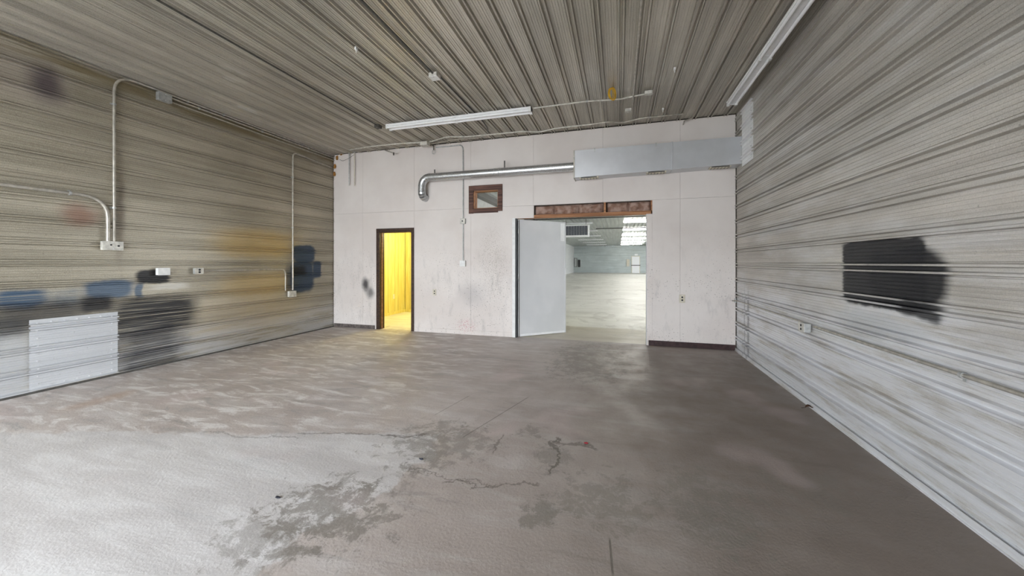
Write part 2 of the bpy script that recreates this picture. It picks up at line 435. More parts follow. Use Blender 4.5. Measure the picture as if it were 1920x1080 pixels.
t = NT('lit_tube'); t.fin((.9, .9, .9)); t.b.inputs['Emission Color'].default_value = (1, .97, .90, 1); t.b.inputs['Emission Strength'].default_value = 48.0
M['lit_tube'] = t.m
t = NT('warm_globe'); t.fin((.9, .9, .8)); t.b.inputs['Emission Color'].default_value = (1, .94, .62, 1); t.b.inputs['Emission Strength'].default_value = 135.0
M['warm_globe'] = t.m
t = NT('window_glass'); g = t.new('ShaderNodeBsdfTransparent'); gl = t.new('ShaderNodeBsdfGlossy'); gl.inputs['Roughness'].default_value = .05
mx = t.new('ShaderNodeMixShader'); mx.inputs[0].default_value = .06
t.l.new(g.outputs[0], mx.inputs[1]); t.l.new(gl.outputs[0], mx.inputs[2]); t.l.new(mx.outputs[0], t.n['Material Output'].inputs[0])
M['glass'] = t.m

# ------------------------------------------------------------------ ribbed sheet profile
def profile(u0, u1, phase, pitch=PITCH, fine=True):
    rib = [(-.043, 0), (-.040, -.009), (-.034, -.009), (-.029, .025), (-.017, .025), (-.010, -.009), (.010, -.009), (.017, .025), (.029, .025), (.034, -.009), (.040, -.009), (.043, 0)]
    if fine:
        for c, hh in ((.065, -.003), (.090, -.006), (.116, -.003), (.142, -.006), (.168, -.003)):
            rib += [(c-.005, 0), (c-.003, hh), (c+.003, hh), (c+.005, 0)]
    pts = [(u0, None), (u1, None)]
    k = math.floor((u0 - phase)/pitch) - 1
    allp = []
    while phase + k*pitch < u1 + pitch:
        allp += [(phase + k*pitch + a, h) for a, h in rib]; k += 1
    allp.sort()
    def hat(u):
        for (a, ha), (b, hb) in zip(allp, allp[1:]):
            if a <= u <= b: return ha + (hb-ha)*(u-a)/max(b-a, 1e-9)
        return 0.0
    return [(u0, hat(u0))] + [(u, h) for u, h in allp if u0 < u < u1] + [(u1, hat(u1))]
def sheet(name, mat, parent, fn, u0, u1, v0, v1, phase, lift=0.0, fine=True, holes=(), pitch=PITCH):
    """ribbed sheet; fn(u, v, h) maps to the world"""
    pr = profile(u0, u1, phase, pitch, fine); mb = MB()
    vs = [fn(u, v0, h+lift) for u, h in pr] + [fn(u, v1, h+lift) for u, h in pr]; n = len(pr)
    mb.add(vs, [(i, i+1, n+i+1, n+i) for i in range(n-1)])
    return mb.build(name, mat, parent)

# ------------------------------------------------------------------ setting: floor
floor = struct(MB().box((XL-.25, YF-.12, -.15), (XR+.25, YB+.06, 0)).build('floor', M['floor']))
hfloor = struct(MB().box((XL-.35, YB+.06, -.15), (8.2, 53.6, 0)).build('floor_hall', M['floor_hall']))
struct(MB().box((-22, -30, -.17), (14, YF-.12, -.03)).build('ground', M['ground']))

# ------------------------------------------------------------------ side walls and ceiling of ribbed sheets
wl = struct(MB().box((XL-.12, YF-.12, 0), (XL-.012, YB+.12, ZC)).build('wall_left', M['core']))
PH_L = 1.400
def fL(u, v, h): return (XL+h, v, u)
edges = [0.0] + [PH_L + .05 + PITCH*4*k for k in range(-1, 3)] + [ZC]
edges = sorted(set(round(e, 4) for e in edges if 0 <= e <= ZC))
for i, (a, b) in enumerate(zip(edges, edges[1:])):
    for j, (v0, v1) in enumerate(((YF, 3.045), (3.04, YB))):
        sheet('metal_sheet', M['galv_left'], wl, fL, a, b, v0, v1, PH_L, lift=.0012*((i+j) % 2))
wr = struct(MB().box((XR+.012, YF-.12, 0), (XR+.12, YB+.12, ZC)).build('wall_right', M['core']))
PH_R = 1.364
def fR(u, v, h): return (XR-h, v, u)
edges = [0.0] + [PH_R + .05 + PITCH*4*k for k in range(-1, 3)] + [ZC]
edges = sorted(set(round(e, 4) for e in edges if 0 <= e <= ZC))
for i, (a, b) in enumerate(zip(edges, edges[1:])):
    for j, (v0, v1) in enumerate(((YF, 1.905), (1.90, YB))):
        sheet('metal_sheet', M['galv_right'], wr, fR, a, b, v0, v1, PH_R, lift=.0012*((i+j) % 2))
ce = struct(MB().box((XL-.12, YF-.12, ZC+.012), (XR+.12, YB+.12, ZC+.12)).build('ceiling', M['core']))
PH_C = -.674
def fC(u, v, h): return (u, v, ZC-h)
edges = sorted([XL, XR] + [PH_C+.05+PITCH*4*k for k in range(-7, 4) if XL+.05 < PH_C+.05+PITCH*4*k < XR-.05])
for i, (a, b) in enumerate(zip(edges, edges[1:])):
    sheet('metal_sheet', M['galv_ceiling'], ce, fC, a, b, YF, YB, PH_C, lift=.0012*(i % 2))
# front wall behind the camera, with the open overhead doorway
mb = MB()
mb.box((XL, YF-.12, 0), (DOOR_X0, YF, ZC)).box((DOOR_X1, YF-.12, 0), (XR, YF, ZC)).box((DOOR_X0, YF-.12, DOOR_Z), (DOOR_X1, YF, ZC))
struct(mb.build('wall_front', M['galv_right']))
# base angles
struct(MB().box((XR-.035, YF, 0), (XR-.002, YB-.02, .008)).box((XR-.026, YF, .006), (XR-.022, YB-.02, .05)).build('trim_1', M['galv_right']))
struct(MB().box((XL+.002, YF, 0), (XL+.035, YB-.02, .02)).build('trim_2', M['conduit_dark']))

# ------------------------------------------------------------------ back wall of painted boards, with openings
OP_DOOR = (onY(711, 500).x, onY(773, 500).x, 0.0, 2.06)          # small doorway
OP_BIG = (-1.86, .459, 0.0, 2.235)                                # double doorway
OP_HEAD = (-1.51, .548, 2.235, 2.465)                             # stripped strip above it
a, b = onY(888, 360), onY(934, 394)
OP_WIN = (a.x, b.x, 2.45, 2.80)
def holed(mb, x0, x1, z0, z1, y0, y1, holes):
    xs = sorted({x0, x1, *[h for o in holes for h in o[:2] if x0 < h < x1]})
    zs = sorted({z0, z1, *[h for o in holes for h in o[2:] if z0 < h < z1]})
    nx, nz = len(xs)-1, len(zs)-1
    def solid(i, j):
        if not (0 <= i < nx and 0 <= j < nz): return False
        cx, cz = (xs[i]+xs[i+1])/2, (zs[j]+zs[j+1])/2
        return not any(o[0] < cx < o[1] and o[2] < cz < o[3] for o in holes)
    n = 0
    for i in range(nx):
        for j in range(nz):
            if not solid(i, j): continue
            n += 1
            X0, X1, Z0, Z1 = xs[i], xs[i+1], zs[j], zs[j+1]
            mb.add([(X0,y0,Z0),(X1,y0,Z0),(X1,y0,Z1),(X0,y0,Z1)], [(0,1,2,3)])
            mb.add([(X0,y1,Z0),(X1,y1,Z0),(X1,y1,Z1),(X0,y1,Z1)], [(3,2,1,0)])
            for di, dj, q in ((-1,0,((X0,Z0),(X0,Z1))), (1,0,((X1,Z0),(X1,Z1))), (0,-1,((X0,Z0),(X1,Z0))), (0,1,((X0,Z1),(X1,Z1)))):
                if not solid(i+di, j+dj):
                    (p, r), (s_, w) = q
                    mb.add([(p,y0,r),(s_,y0,w),(s_,y1,w),(p,y1,r)], [(0,1,2,3)])
    return n
mb = MB(); holed(mb, XL-.1, XR+.1, 0, ZC, YB+.016, YB+.12, [OP_DOOR, OP_BIG, OP_HEAD, OP_WIN])
wb = struct(mb.build('wall_back', M['core']))
cuts = [XL+.012, -5.27, -4.02, -2.77, -1.52, -.269, .98, XR-.014]
for (z0, z1) in ((.0, 2.467), (2.470, ZC-.016)):
    for x0, x1 in zip(cuts, cuts[1:]):
        mb = MB()
        if holed(mb, x0+.0012, x1-.0012, z0, z1, YB, YB+.015, [OP_DOOR, OP_BIG, OP_HEAD, OP_WIN]):
            mb.build('wall_panel', M['wallboard'], wb)
mb = MB(); holed(mb, XL-.1, 8.1, 0, ZC, YB+.121, YB+.135, [OP_DOOR, OP_BIG, OP_WIN]); mb.build('hall_side_board', M['rear_board'], wb)
# exposed header: studs, plate and crumpled kraft insulation
hx0, hx1, hz0, hz1 = OP_HEAD
MB().box((hx0, YB+.09, hz0), (hx1, YB+.12, hz1)).build('backing_board', M['core'], wb)
MB().box((OP_BIG[0], YB+.004, hz0-.002), (hx1+.0, YB+.12, hz0+.055)).build('header_plate', M['stud'], wb)
xs_ = onY(1134, 390).x
MB().box((xs_-.018, YB+.006, hz0+.036), (xs_+.018, YB+.09, hz1)).build('stud', M['stud'], wb)
MB().box((hx1-.02, YB+.004, hz0-.03), (hx1, YB+.09, hz1)).build('stud', M['stud'], wb)
bat = [onY(940+c/6, 390).x for c in (372, 592, 872, 1140)] , [onY(940+c/6, 390).x for c in (1190, 1435, 1690)]
for row in bat:
    for x0, x1 in zip(row, row[1:]):
        nx, nz = 16, 8; vs = []
        sd = random.random()*50
        for j in range(nz+1):
            for i in range(nx+1):
                u, w = i/nx, j/nz
                e = (min(u, 1-u, .12)/.12)**.5 * (min(w, 1-w, .2)/.2)**.5
                bul = .062*e + .045*e*mnoise.noise(Vector((u*3+sd, w*2.2, sd))) - .10*e*max(0, .22-abs(mnoise.noise(Vector((u*2.6+sd*2, w*1.6+u, 1)))))
                vs.append((x0+(x1-x0)*u, YB+.085-min(.082, max(0, bul)), hz0+.045+(hz1-hz0-.048)*w))
        fs = [(j*(nx+1)+i, j*(nx+1)+i+1, (j+1)*(nx+1)+i+1, (j+1)*(nx+1)+i) for j in range(nz) for i in range(nx)]
        MB().add(vs, fs).build('insulation_batt', M['kraft'], wb, smooth=True)
# skirting pieces
zb = onY(660, 606).z
struct(MB().box((XL+.03, YB-.014, 0), (onY(703, 600).x, YB, .075), .004).build('baseboard_left', M['grey_base']))
struct(MB().box((onY(779, 600).x, YB-.012, 0), (onY(961, 600).x, YB, .085), .003).build('baseboard_middle', M['wallboard']))
struct(MB().box((onY(1216, 600).x, YB-.016, 0), (XR-.02, YB, .088), .004).build('baseboard_right', M['brown_base']))

# ------------------------------------------------------------------ small doorway trim (door_1)
x0, x1, _, zt = OP_DOOR; tw = .062
d1 = struct(MB().box((x0-.001, YB-.012, 0), (x0+.022, YB+.15, zt), .003).build('door_1', M['brown_trim']))
MB().box((x1-.022, YB-.012, 0), (x1+.001, YB+.15, zt), .003).build('jamb', M['brown_trim'], d1)
MB().box((x0, YB-.012, zt-.022), (x1, YB+.15, zt), .003).build('head_jamb', M['brown_trim'], d1)
for nm, p, q in (('casing', (x0-tw, YB-.018, 0), (x0, YB, zt+tw)), ('casing', (x1, YB-.018, 0), (x1+tw*.7, YB, zt+tw)), ('head_casing', (x0-tw, YB-.02, zt), (x1+tw*.7, YB, zt+tw))):
    MB().box(p, q, .004).build(nm, M['brown_trim'], d1)
MB().box((x0+.022, YB+.05, 0), (x0+.034, YB+.07, zt-.02), .002).build('door_stop', M['stud'], d1)
MB().box((x1-.03, YB+.02, .93), (x1-.021, YB+.05, 1.0)).build('strike_plate', M['socket_dark'], d1)
# ------------------------------------------------------------------ small high window (window_1)
x0, x1, z0, z1 = OP_WIN; bw = .095
w1 = struct(MB().box((x0-bw, YB-.022, z0-.09), (x0, YB, z1+.005), .003).build('window_1', M['brown_board']))
for nm, p, q in (('side_board', (x1, YB-.022, z0-.06), (x1+bw*.93, YB, z1+.005)), ('head_board', (x0-bw, YB-.024, z1), (x1+bw*.93, YB, z1+.10)),
                 ('sill_board', (x0, YB-.026, z0-.085), (x1, YB, z0))):
    MB().box(p, q, .003).build(nm, M['brown_board'], w1)
for p, q in (((x0, YB, z0), (x0+.02, YB+.14, z1)), ((x1-.012, YB, z0), (x1, YB+.14, z1)), ((x0, YB, z1-.015), (x1, YB+.14, z1)), ((x0, YB, z0), (x1, YB+.14, z0+.015))):
    MB().box(p, q).build('liner_board', M['stud'], w1)
MB().box((x0+.02, YB+.10, z0+.015), (x1-.012, YB+.104, z1-.015)).build('pane', M['glass'], w1)

# ------------------------------------------------------------------ grey door leaf (door_2), swung into the hall
hin = Vector((OP_BIG[0]+.05, YB+.03, 0)); end = Vector((-1.02, YB+.70, 0))
dv = (end-hin).normalized(); nv = Vector((dv.y, -dv.x, 0)); LW = (end-hin).length; LH = 2.215
def dbox(mb, a0, a1, z0, z1, n0, n1):
    p = lambda a, n, z: tuple(hin + dv*a + nv*n + Vector((0, 0, z)))
    mb.add([p(a0,n0,z0),p(a1,n0,z0),p(a1,n1,z0),p(a0,n1,z0),p(a0,n0,z1),p(a1,n0,z1),p(a1,n1,z1),p(a0,n1,z1)],
           [(0,3,2,1),(4,5,6,7),(0,1,5,4),(1,2,6,5),(2,3,7,6),(3,0,4,7)]); return mb
d2 = struct(dbox(MB(), 0, LW, .012, LH, -.045, 0).build('door_2', M['door_paint']))
dbox(MB(), .035, LW-.03, .012, .052, 0, .008).build('bottom_rail', M['enamel'], d2)
dbox(MB(), .018, .034, .012, LH, 0, .008).build('stile', M['door_paint'], d2)
dbox(MB(), LW-.030, LW, .012, LH, 0, .009).build('stile', M['door_paint'], d2)
dbox(MB(), .034, LW-.03, LH-.03, LH, 0, .008).build('top_rail', M['door_paint'], d2)
dbox(MB(), LW-.115, LW-.030, LH-.38, LH-.03, 0, .006).build('reinforcing_plate', M['enamel'], d2)
dbox(MB(), .005, .016, .0, LH, .0, .004).build('edge_seal', M['core'], d2)
for za, zb_ in ((.02, 1.13), (1.30, LH)):
    dbox(MB(), LW, LW+.004, za, zb_, -.045, .004).build('edge_strip', M['core'], d2)
dbox(MB(), LW, LW+.006, 1.14, 1.29, -.042, .006).build('lock_plate', M['enamel'], d2)
for z in (.25, 1.1, 1.95):
    MB().tube([(hin.x-.005, hin.y-.012, z), (hin.x-.005, hin.y-.012, z+.1)], .009, 8).build('hinge', M['box_steel'], d2, True)
# frame of the double doorway
d3 = struct(MB().box((OP_BIG[0]-.062, YB-.022, 0), (OP_BIG[0]-.004, YB+.0, 2.245), .003).build('door_3', M['white_plastic']))
MB().box((OP_BIG[0]-.004, YB-.018, 0), (OP_BIG[0]+.025, YB+.13, 2.235)).build('hinge_jamb', M['socket_dark'], d3)
MB().box((OP_BIG[1], YB-.006, 0), (OP_HEAD[1], YB+.0, 2.225), .002).build('casing', M['wallboard'], d3)
MB().box((OP_BIG[1]-.006, YB-.004, 0), (OP_BIG[1]+.004, YB+.13, 2.235)).build('latch_jamb', M['door_paint'], d3)

# ------------------------------------------------------------------ yellow panelled room
RX0, RX1, RY1, RZ = -5.88, -3.05, 9.16, 2.45
yb = YB+.137
wy = struct(MB().box((RX0-.05, yb, 0), (RX0-.012, RY1+.05, RZ)).build('wall_panelled_left', M['core']))
yy = yb; k = 0
ws = [.21, .30, .165, .26, .30, .185]
while yy < RY1-.01:
    w = min(ws[k % 6], RY1-yy); MB().box((RX0-.012, yy+.006, 0), (RX0, yy+w-.006, RZ), .002).build('plank', M['yellow_panel'], wy); yy += w; k += 1
wy2 = struct(MB().box((RX0, RY1+.012, 0), (RX1+.05, RY1+.05, RZ)).build('wall_panelled_back', M['core']))
xx = RX0; k = 2
while xx < RX1-.01:
    w = min(ws[k % 6], RX1-xx); MB().box((xx+.006, RY1, 0), (xx+w-.006, RY1+.012, RZ), .002).build('plank', M['yellow_panel'], wy2); xx += w; k += 1
struct(MB().box((RX1, yb, 0), (RX1+.05, RY1+.05, RZ)).build('wall_panelled_right', M['yellow_panel']))
struct(MB().box((RX0-.05, yb, RZ), (RX1+.05, RY1+.05, RZ+.05)).build('ceiling_panelled_room', M['yellow_panel']))
struct(MB().box((RX0, yb+.12, 0), (RX0+.014, RY1, .075), .003).build('baseboard_panelled_left', M['yellow_panel']))
struct(MB().box((RX0+.014, RY1-.014, 0), (RX1, RY1, .075), .003).build('baseboard_panelled_back', M['yellow_panel']))
lt = thing('ceiling_globe', (-4.45, 8.0, RZ-.2), 'warm glowing globe lamp on the ceiling of the yellow panelled room', 'lamp')
bm = bmesh.new(); bmesh.ops.create_uvsphere(bm, u_segments=20, v_segments=12, radius=.11)
bm.verts.index_update()
mb = MB().add([v.co + Vector((-4.45, 8.0, RZ-.14)) for v in bm.verts], [tuple(v.index for v in f.verts) for f in bm.faces]); bm.free()
mb.build('globe', M['warm_globe'], lt, True)
MB().tube([(-4.45, 8.0, RZ-.05), (-4.45, 8.0, RZ)], .07, 16).build('base', M['enamel'], lt, True)

# ------------------------------------------------------------------ big hall behind
HY1 = 53.4
wh = struct(MB().box((XL-.35, HY1+.016, 0), (8.2, HY1+.12, ZC)).build('wall_hall_far', M['core']))
def fH(u, v, h): return (v, HY1-h*1.6, u)
for i in range(4):
    a, b = i*PITCH*4+.05 if i else 0.0, min(ZC, (i+1)*PITCH*4+.05) if i < 3 else ZC
    for v0, v1 in ((XL-.2, -1.6), (-1.6, 3.0), (3.0, 8.1)):
        sheet('metal_sheet', M['galv_hall'], wh, fH, a, b, v0, v1, .12, fine=False, pitch=PITCH)
whl = struct(MB().box((XL-.35, YB+.14, 0), (XL-.2, HY1, ZC)).build('wall_hall_left', M['rear_board']))
mb = MB(); yy = YB+.14
for y0, y1 in HALL_ADDED_DOORS:
    mb.box((8.1, yy, 0), (8.2, y0, ZC)).box((8.1, y0, HALL_DZ), (8.2, y1, ZC)); yy = y1
mb.box((8.1, yy, 0), (8.2, HY1, ZC))
struct(mb.build('wall_hall_right', M['rear_board']))
struct(MB().box((8.2, YF, -.17), (40, 62, -.03)).build('ground', M['ground']))
ch = struct(MB().box((XL-.35, YB+.12, ZC+.012), (8.2, HY1+.12, ZC+.12)).build('ceiling_hall', M['core']))
for i in range(16):
    a = XL-.3 + i*PITCH*4
    if a >= 8.1: break
    sheet('metal_sheet', M['galv_hall_ceiling'], ch, fC, a, min(8.1, a+PITCH*4), YB+.13, HY1, PH_C, fine=False)
struct(MB().box((-4.72, 9.3, 0), (-4.6, 20, ZC)).build('wall_partition', M['rear_board']))
tag(MB().box((-4.59, 9.3, ZC-.20), (-4.35, 20, ZC-.015), .004).build('ceiling_shade_strip', M['conduit_dark']), 'dark strip standing for shade under the hall ceiling, seen through the small brown-framed window', 'strip')  # dark strip put where the ceiling edge lies in shade
# far white door with push bar (door_4)
a, b = onY(1185, 481, HY1-.03), onY(1199, 510, HY1-.03)
d4 = struct(MB().box((a.x, HY1-.06, 0), (b.x, HY1-.025, a.z), .004).build('door_4', M['enamel']))
for p, q in (((a.x-.08, HY1-.075, 0), (a.x, HY1-.02, a.z+.08)), ((b.x, HY1-.075, 0), (b.x+.08, HY1-.02, a.z+.08)), ((a.x, HY1-.075, a.z), (b.x, HY1-.02, a.z+.08))):
    MB().box(p, q).build('frame', M['ivory'], d4)
MB().box((a.x-.12, HY1-.12, 1.02), (b.x+.12, HY1-.075, 1.12)).build('push_bar', M['conduit_dark'], d4)
sg = thing('exit_sign', (a.x+.5, HY1-.05, a.z+.15), 'small pale exit light above the far white door', 'sign')
MB().box((a.x+.35, HY1-.09, a.z+.14), (a.x+.75, HY1-.02, a.z+.36), .01).build('body', M['enamel'], sg)
pb = thing('wall_panel_box', (a.x-.6, HY1-.03, .8), 'pale breaker box on far wall left of the white door', 'electrical box')
MB().box((a.x-.75, HY1-.15, .9), (a.x-.30, HY1-.02, 1.95), .01).build('body', M['rear_board'], pb)
MB().box((a.x-.71, HY1-.165, .95), (a.x-.34, HY1-.15, 1.9), .004).build('door', M['ivory'], pb)
c = onY(1083, 492, HY1-.2)
for i, (dx, w, hh, z, mk, lab) in enumerate(((-.28, .35, 1.25, .85, 'conduit_dark', 'tall dark breaker box in the far left corner of the hall'), (.22, .42, 1.15, .75, 'rear_board', 'pale breaker box beside the dark one in the far hall corner'))):
    e = thing('breaker_box', (c.x+dx, HY1-.05, z), lab, 'electrical box')
    MB().box((c.x+dx-w/2, HY1-.22, z), (c.x+dx+w/2, HY1-.02, z+hh), .01).build('body', M[mk], e)
    MB().box((c.x+dx-w/2+.04, HY1-.235, z+.05), (c.x+dx+w/2-.04, HY1-.22, z+hh-.05), .005).build('door', M['socket_dark'] if i else M['box_steel'], e)

# fluorescent strip fixtures
def strip_light(name, p, q, label, zc=ZC-.0255, lit=False, group=None, detail=True):
    """two-tube strip between plan points p and q under the ceiling"""
    p, q = Vector((p[0], p[1], 0)), Vector((q[0], q[1], 0)); d = (q-p).normalized(); n = Vector((-d.y, d.x, 0)); L = (q-p).length
    e = thing(name, ((p.x+q.x)/2, (p.y+q.y)/2, zc-.1), label, 'light', group)
    def pr(mb, pts, a0, a1):
        k = len(pts); vs = [p+d*a+n*u+Vector((0, 0, zc+w)) for a in (a0, a1) for u, w in pts]
        mb.add(vs, [(i, (i+1) % k, k+(i+1) % k, k+i) for i in range(k)] + [tuple(range(k))[::-1], tuple(range(k, 2*k))]); return mb
    pr(MB(), [(-.062, 0), (.062, 0), (.062, -.018), (.028, -.05), (-.028, -.05), (-.062, -.018)], 0, L).build('housing', M['enamel'], e)
    for s in (-1, 1):
        u = s*.052
        MB().tube([p+d*.03+n*u+Vector((0, 0, zc-.052)), q-d*.03+n*u+Vector((0, 0, zc-.052))], .019, 12).build('tube', M['lit_tube' if lit else 'tube'], e, True)
        if detail:
            for a in (.0, L/2-.02, L-.04):
                pr(MB(), [(u-.015, -.02), (u+.015, -.02), (u+.015, -.078), (u-.015, -.078)], a, a+.04).build('lamp_holder', M['white_plastic'], e)
    if detail:
        for a in (0, L-.006):
            pr(MB(), [(-.07, 0), (.07, 0), (.07, -.02), (.032, -.058), (-.032, -.058), (-.07, -.02)], a, a+.006).build('end_plate', M['enamel'], e)
        pr(MB(), [(-.03, -.05), (.03, -.05), (.03, -.056), (-.03, -.056)], L/2-.06, L/2+.06).build('ballast_cover', M['enamel'], e)
    return e
a, b = onZ(727, 240, ZC-.07), onZ(997, 208, ZC-.07)
ym = (a.y+b.y)/2
strip_light('strip_light', (a.x, ym), (b.x, ym), 'unlit white two-tube strip light across the ceiling near the pale back wall')
a = onZ(1372, 194, ZC-.06)
strip_light('strip_light', (a.x, a.y), (a.x, a.y-2.50), 'unlit white two-tube strip light running along the ribbed right wall')
FIX_L = a
ys = [21.7+5.2*i for i in range(6)]
names = ['nearest', 'second', 'third', 'fourth', 'fifth', 'farthest']
for i, y in enumerate(ys):
    strip_light('strip_light', (-3.95, y), (-1.45, y), '%s white strip light in the hall row above the hanging heater' % names[i], detail=False, group='unlit hall strip lights')
for i, y in enumerate(ys):
    lab = 'glowing strip light in the hall row above the far white door, %s' % (['nearest', 'second nearest', 'third nearest', 'fourth nearest', 'fifth nearest', 'farthest'][i])
    strip_light('strip_light', (.25, y), (2.75, y), lab, lit=True, detail=False, group='lit hall strip lights')
strip_light('strip_light', (.25, 16.5), (2.75, 16.5), 'added glowing strip light second from the hall entrance, unseen above the doorway header', lit=True, detail=False, group='lit hall strip lights')  # added unseen strip light that brightens the front of the hall
strip_light('strip_light', (.25, 11.3), (2.75, 11.3), 'added glowing strip light just inside the hall entrance, unseen above the doorway header', lit=True, detail=False, group='lit hall strip lights')  # also added out of view, for light at the hall entrance
# hanging heater
hx1_ = onY(1105, 430, 20).x; hz0_, hz1_ = onY(1105, 444, 20).z, onY(1105, 421, 20).z
he = thing('unit_heater', (hx1_-.7, 20.3, hz0_), 'grey unit heater with white frame hanging from the hall ceiling', 'heater')
MB().box((hx1_-1.5, 20.06, hz0_+.05), (hx1_-.05, 20.7, hz1_)).build('body', M['rear_board'], he)
for p, q in (((hx1_-1.5, 20, hz0_), (hx1_, 20.08, hz0_+.10)), ((hx1_-1.5, 20, hz1_-.05), (hx1_, 20.08, hz1_)), ((hx1_-.09, 20, hz0_+.1), (hx1_, 20.08, hz1_-.05)), ((hx1_-1.5, 20, hz0_+.1), (hx1_-1.42, 20.08, hz1_-.05))):
    MB().box(p, q, .006).build('frame', M['enamel'], he)
n = 9
for i in range(n):
    x = hx1_-1.40 + i*(1.30/n)
    MB().add([(x, 20.05, hz0_+.1), (x+.13, 20.02, hz0_+.1), (x+.13, 20.02, hz1_-.05), (x, 20.05, hz1_-.05)], [(0, 1, 2, 3)]).build('louvre', M['grey_blue'], he)
for x in (hx1_-1.3, hx1_-.2):
    MB().tube([(x, 20.3, hz1_), (x, 20.3, ZC)], .012, 6).build('hanger_rod', M['conduit_dark'], he)
gp = thing('gas_pipe', (0, 18.9, ZC-.15), 'dark pipe crossing the hall under its ceiling in front of the heater', 'pipe')
MB().tube([(-4.5, 18.9, ZC-.10), (8, 18.9, ZC-.10)], .035, 8).build('pipe', M['conduit_dark'], gp, True)
for x in (-2, .2, 1.2, 3, 5):
    MB().box((x-.01, 18.89, ZC-.10), (x+.01, 18.91, ZC-.01)).build('hanger', M['conduit_dark'], gp)
tag(MB().tube([(-1.5, 25.6, ZC-.05), (8, 25.6, ZC-.05)], .03, 8).build('conduit', M['conduit_dark'], None, True), 'thin dark conduit crossing the hall ceiling beyond the heater', 'conduit')

# ------------------------------------------------------------------ ducts on the back wall
FY = 6.335
dl = onY(1076, 300, FY).x
zt0, zt1, zb0, zb1 = onY(1076, 283, FY).z, onY(1390, 255, FY).z, onY(1076, 333, FY).z, onY(1390, 307, FY).z
zt = (zt0+zt1)/2
xe = XR-.002; sx = onY(1260, 300, FY).x
du = thing('rectangular_duct', ((dl+xe)/2, FY+.13, zb0), 'grey sheet-metal box duct on the back wall reaching the right wall', 'duct')
def zbot(x): return zb0 + (zb1-zb0)*(x-dl)/(xe-dl)
def seg_box(x0, x1, y0, y1):
    return MB().add([(x0,y0,zbot(x0)),(x1,y0,zbot(x1)),(x1,y1,zbot(x1)),(x0,y1,zbot(x0)),(x0,y0,zt),(x1,y0,zt),(x1,y1,zt),(x0,y1,zt)],
                    [(0,3,2,1),(4,5,6,7),(0,1,5,4),(1,2,6,5),(2,3,7,6),(3,0,4,7)])
seg_box(dl, sx-.002, FY, YB-.002).build('duct_section', M['duct'], du)
seg_box(sx+.002, xe, FY-.001, YB-.002).build('duct_section', M['duct'], du)
MB().box((sx-.012, FY-.012, zbot(sx)-.008), (sx+.012, FY+.01, zt+.008), .003).build('seam_flange', M['duct'], du)
MB().box((dl-.008, FY-.01, zbot(dl)-.01), (dl+.014, FY+.012, zt+.006), .003).build('end_flange', M['conduit'], du)
MB().box((dl-.008, FY+.01, zbot(dl)-.012), (dl+.01, YB-.004, zbot(dl)+.004), .003).build('end_flange', M['conduit'], du)
for c in (1115, 1230):
    x = onY(c, 275, FY).x
    MB().box((x-.01, FY-.008, zt-.05), (x+.01, FY+.002, zt+.012)).build('hanger_clip', M['box_steel'], du)
for c0, c1 in ((1087, 1122), (1212, 1249), (1330, 1370)):
    x0, x1 = onY(c0, 325, FY+.08).x, onY(c1, 325, FY+.08).x; zb_ = zbot((x0+x1)/2)
    rg = MB().box((x0, FY+.04, zb_-.018), (x1, FY+.16, zb_+.006), .003).build('register', M['ivory'], du)
    MB().box((x0+.025, FY+.038, zb_-.014), (x1-.025, FY+.041, zb_-.001)).build('slot', M['socket_dark'], rg)
    for i in range(6):
        xa = x0+.03+(x1-x0-.06)*i/5
        MB().box((xa-.004, FY+.045, zb_-.021), (xa+.004, FY+.155, zb_-.017)).build('vane', M['conduit_dark'], rg)
# round duct
RD = .076; ry = FY+.115
za = onY(1070, 313, ry).z
xv = onY(791, 350, ry).x
zl = onY(792, 369, ry).z
rd = thing('round_duct', ((xv+dl)/2, ry, zl), 'shiny round galvanised duct bending down from box duct into the white wall', 'duct')
def arc(c, a, b, r, n=5):   # points from c+a*r to c+b*r
    return [c + a*r*math.cos(t*math.pi/2/n) + b*r*math.sin(t*math.pi/2/n) for t in range(n+1)]
X, Y, Z = Vector((1,0,0)), Vector((0,1,0)), Vector((0,0,1))
xm = onY(928, 318, ry).x
MB().tube([(dl-.001, ry, za), (xm, ry, za)], RD, 28).build('pipe_section', M['pipe_duct'], rd, True)
MB().tube([(xm+.02, ry, za), (xv+.16, ry, za)], RD*.985, 28).build('pipe_section', M['pipe_duct'], rd, True)
for x in (xm, xm+.09, xv+.17):
    MB().tube([(x-.006, ry, za), (x+.006, ry, za)], RD*1.05, 28).build('band', M['box_steel'], rd, True)
def gored(pts, name):
    el = None
    for i, (p, q) in enumerate(zip(pts, pts[1:])):
        dd = (q-p)*.08
        o = MB().tube([p-dd, q+dd], RD*(1.0 if i % 2 else 1.02), 28).build('gore' if el else name, M['pipe_duct'], el or rd, True)
        el = el or o
c0 = Vector((xv+.16, ry, za-.16)); gored(arc(c0, Z, -X, .16, 4), 'elbow')
zlow = zl-.0
MB().tube([(xv, ry, za-.155), (xv, ry, zlow+.10)], RD, 28).build('pipe_section', M['pipe_duct'], rd, True)
c1 = Vector((xv, ry+.10, zlow+.10)); gored(arc(c1, -Y, -Z, .10, 4), 'elbow')
MB().tube([(xv, ry+.10, zlow), (xv, YB+.01, zlow)], RD, 28).build('pipe_section', M['pipe_duct'], rd, True)
for c in (815, 946):
    x = onY(c, 300, ry).x
    MB().box((x-.012, ry-.004, za+RD-.01), (x+.012, ry+.004, za+RD+(.07 if c < 900 else .13))).build('hanger_strap', M['conduit_dark'], rd)
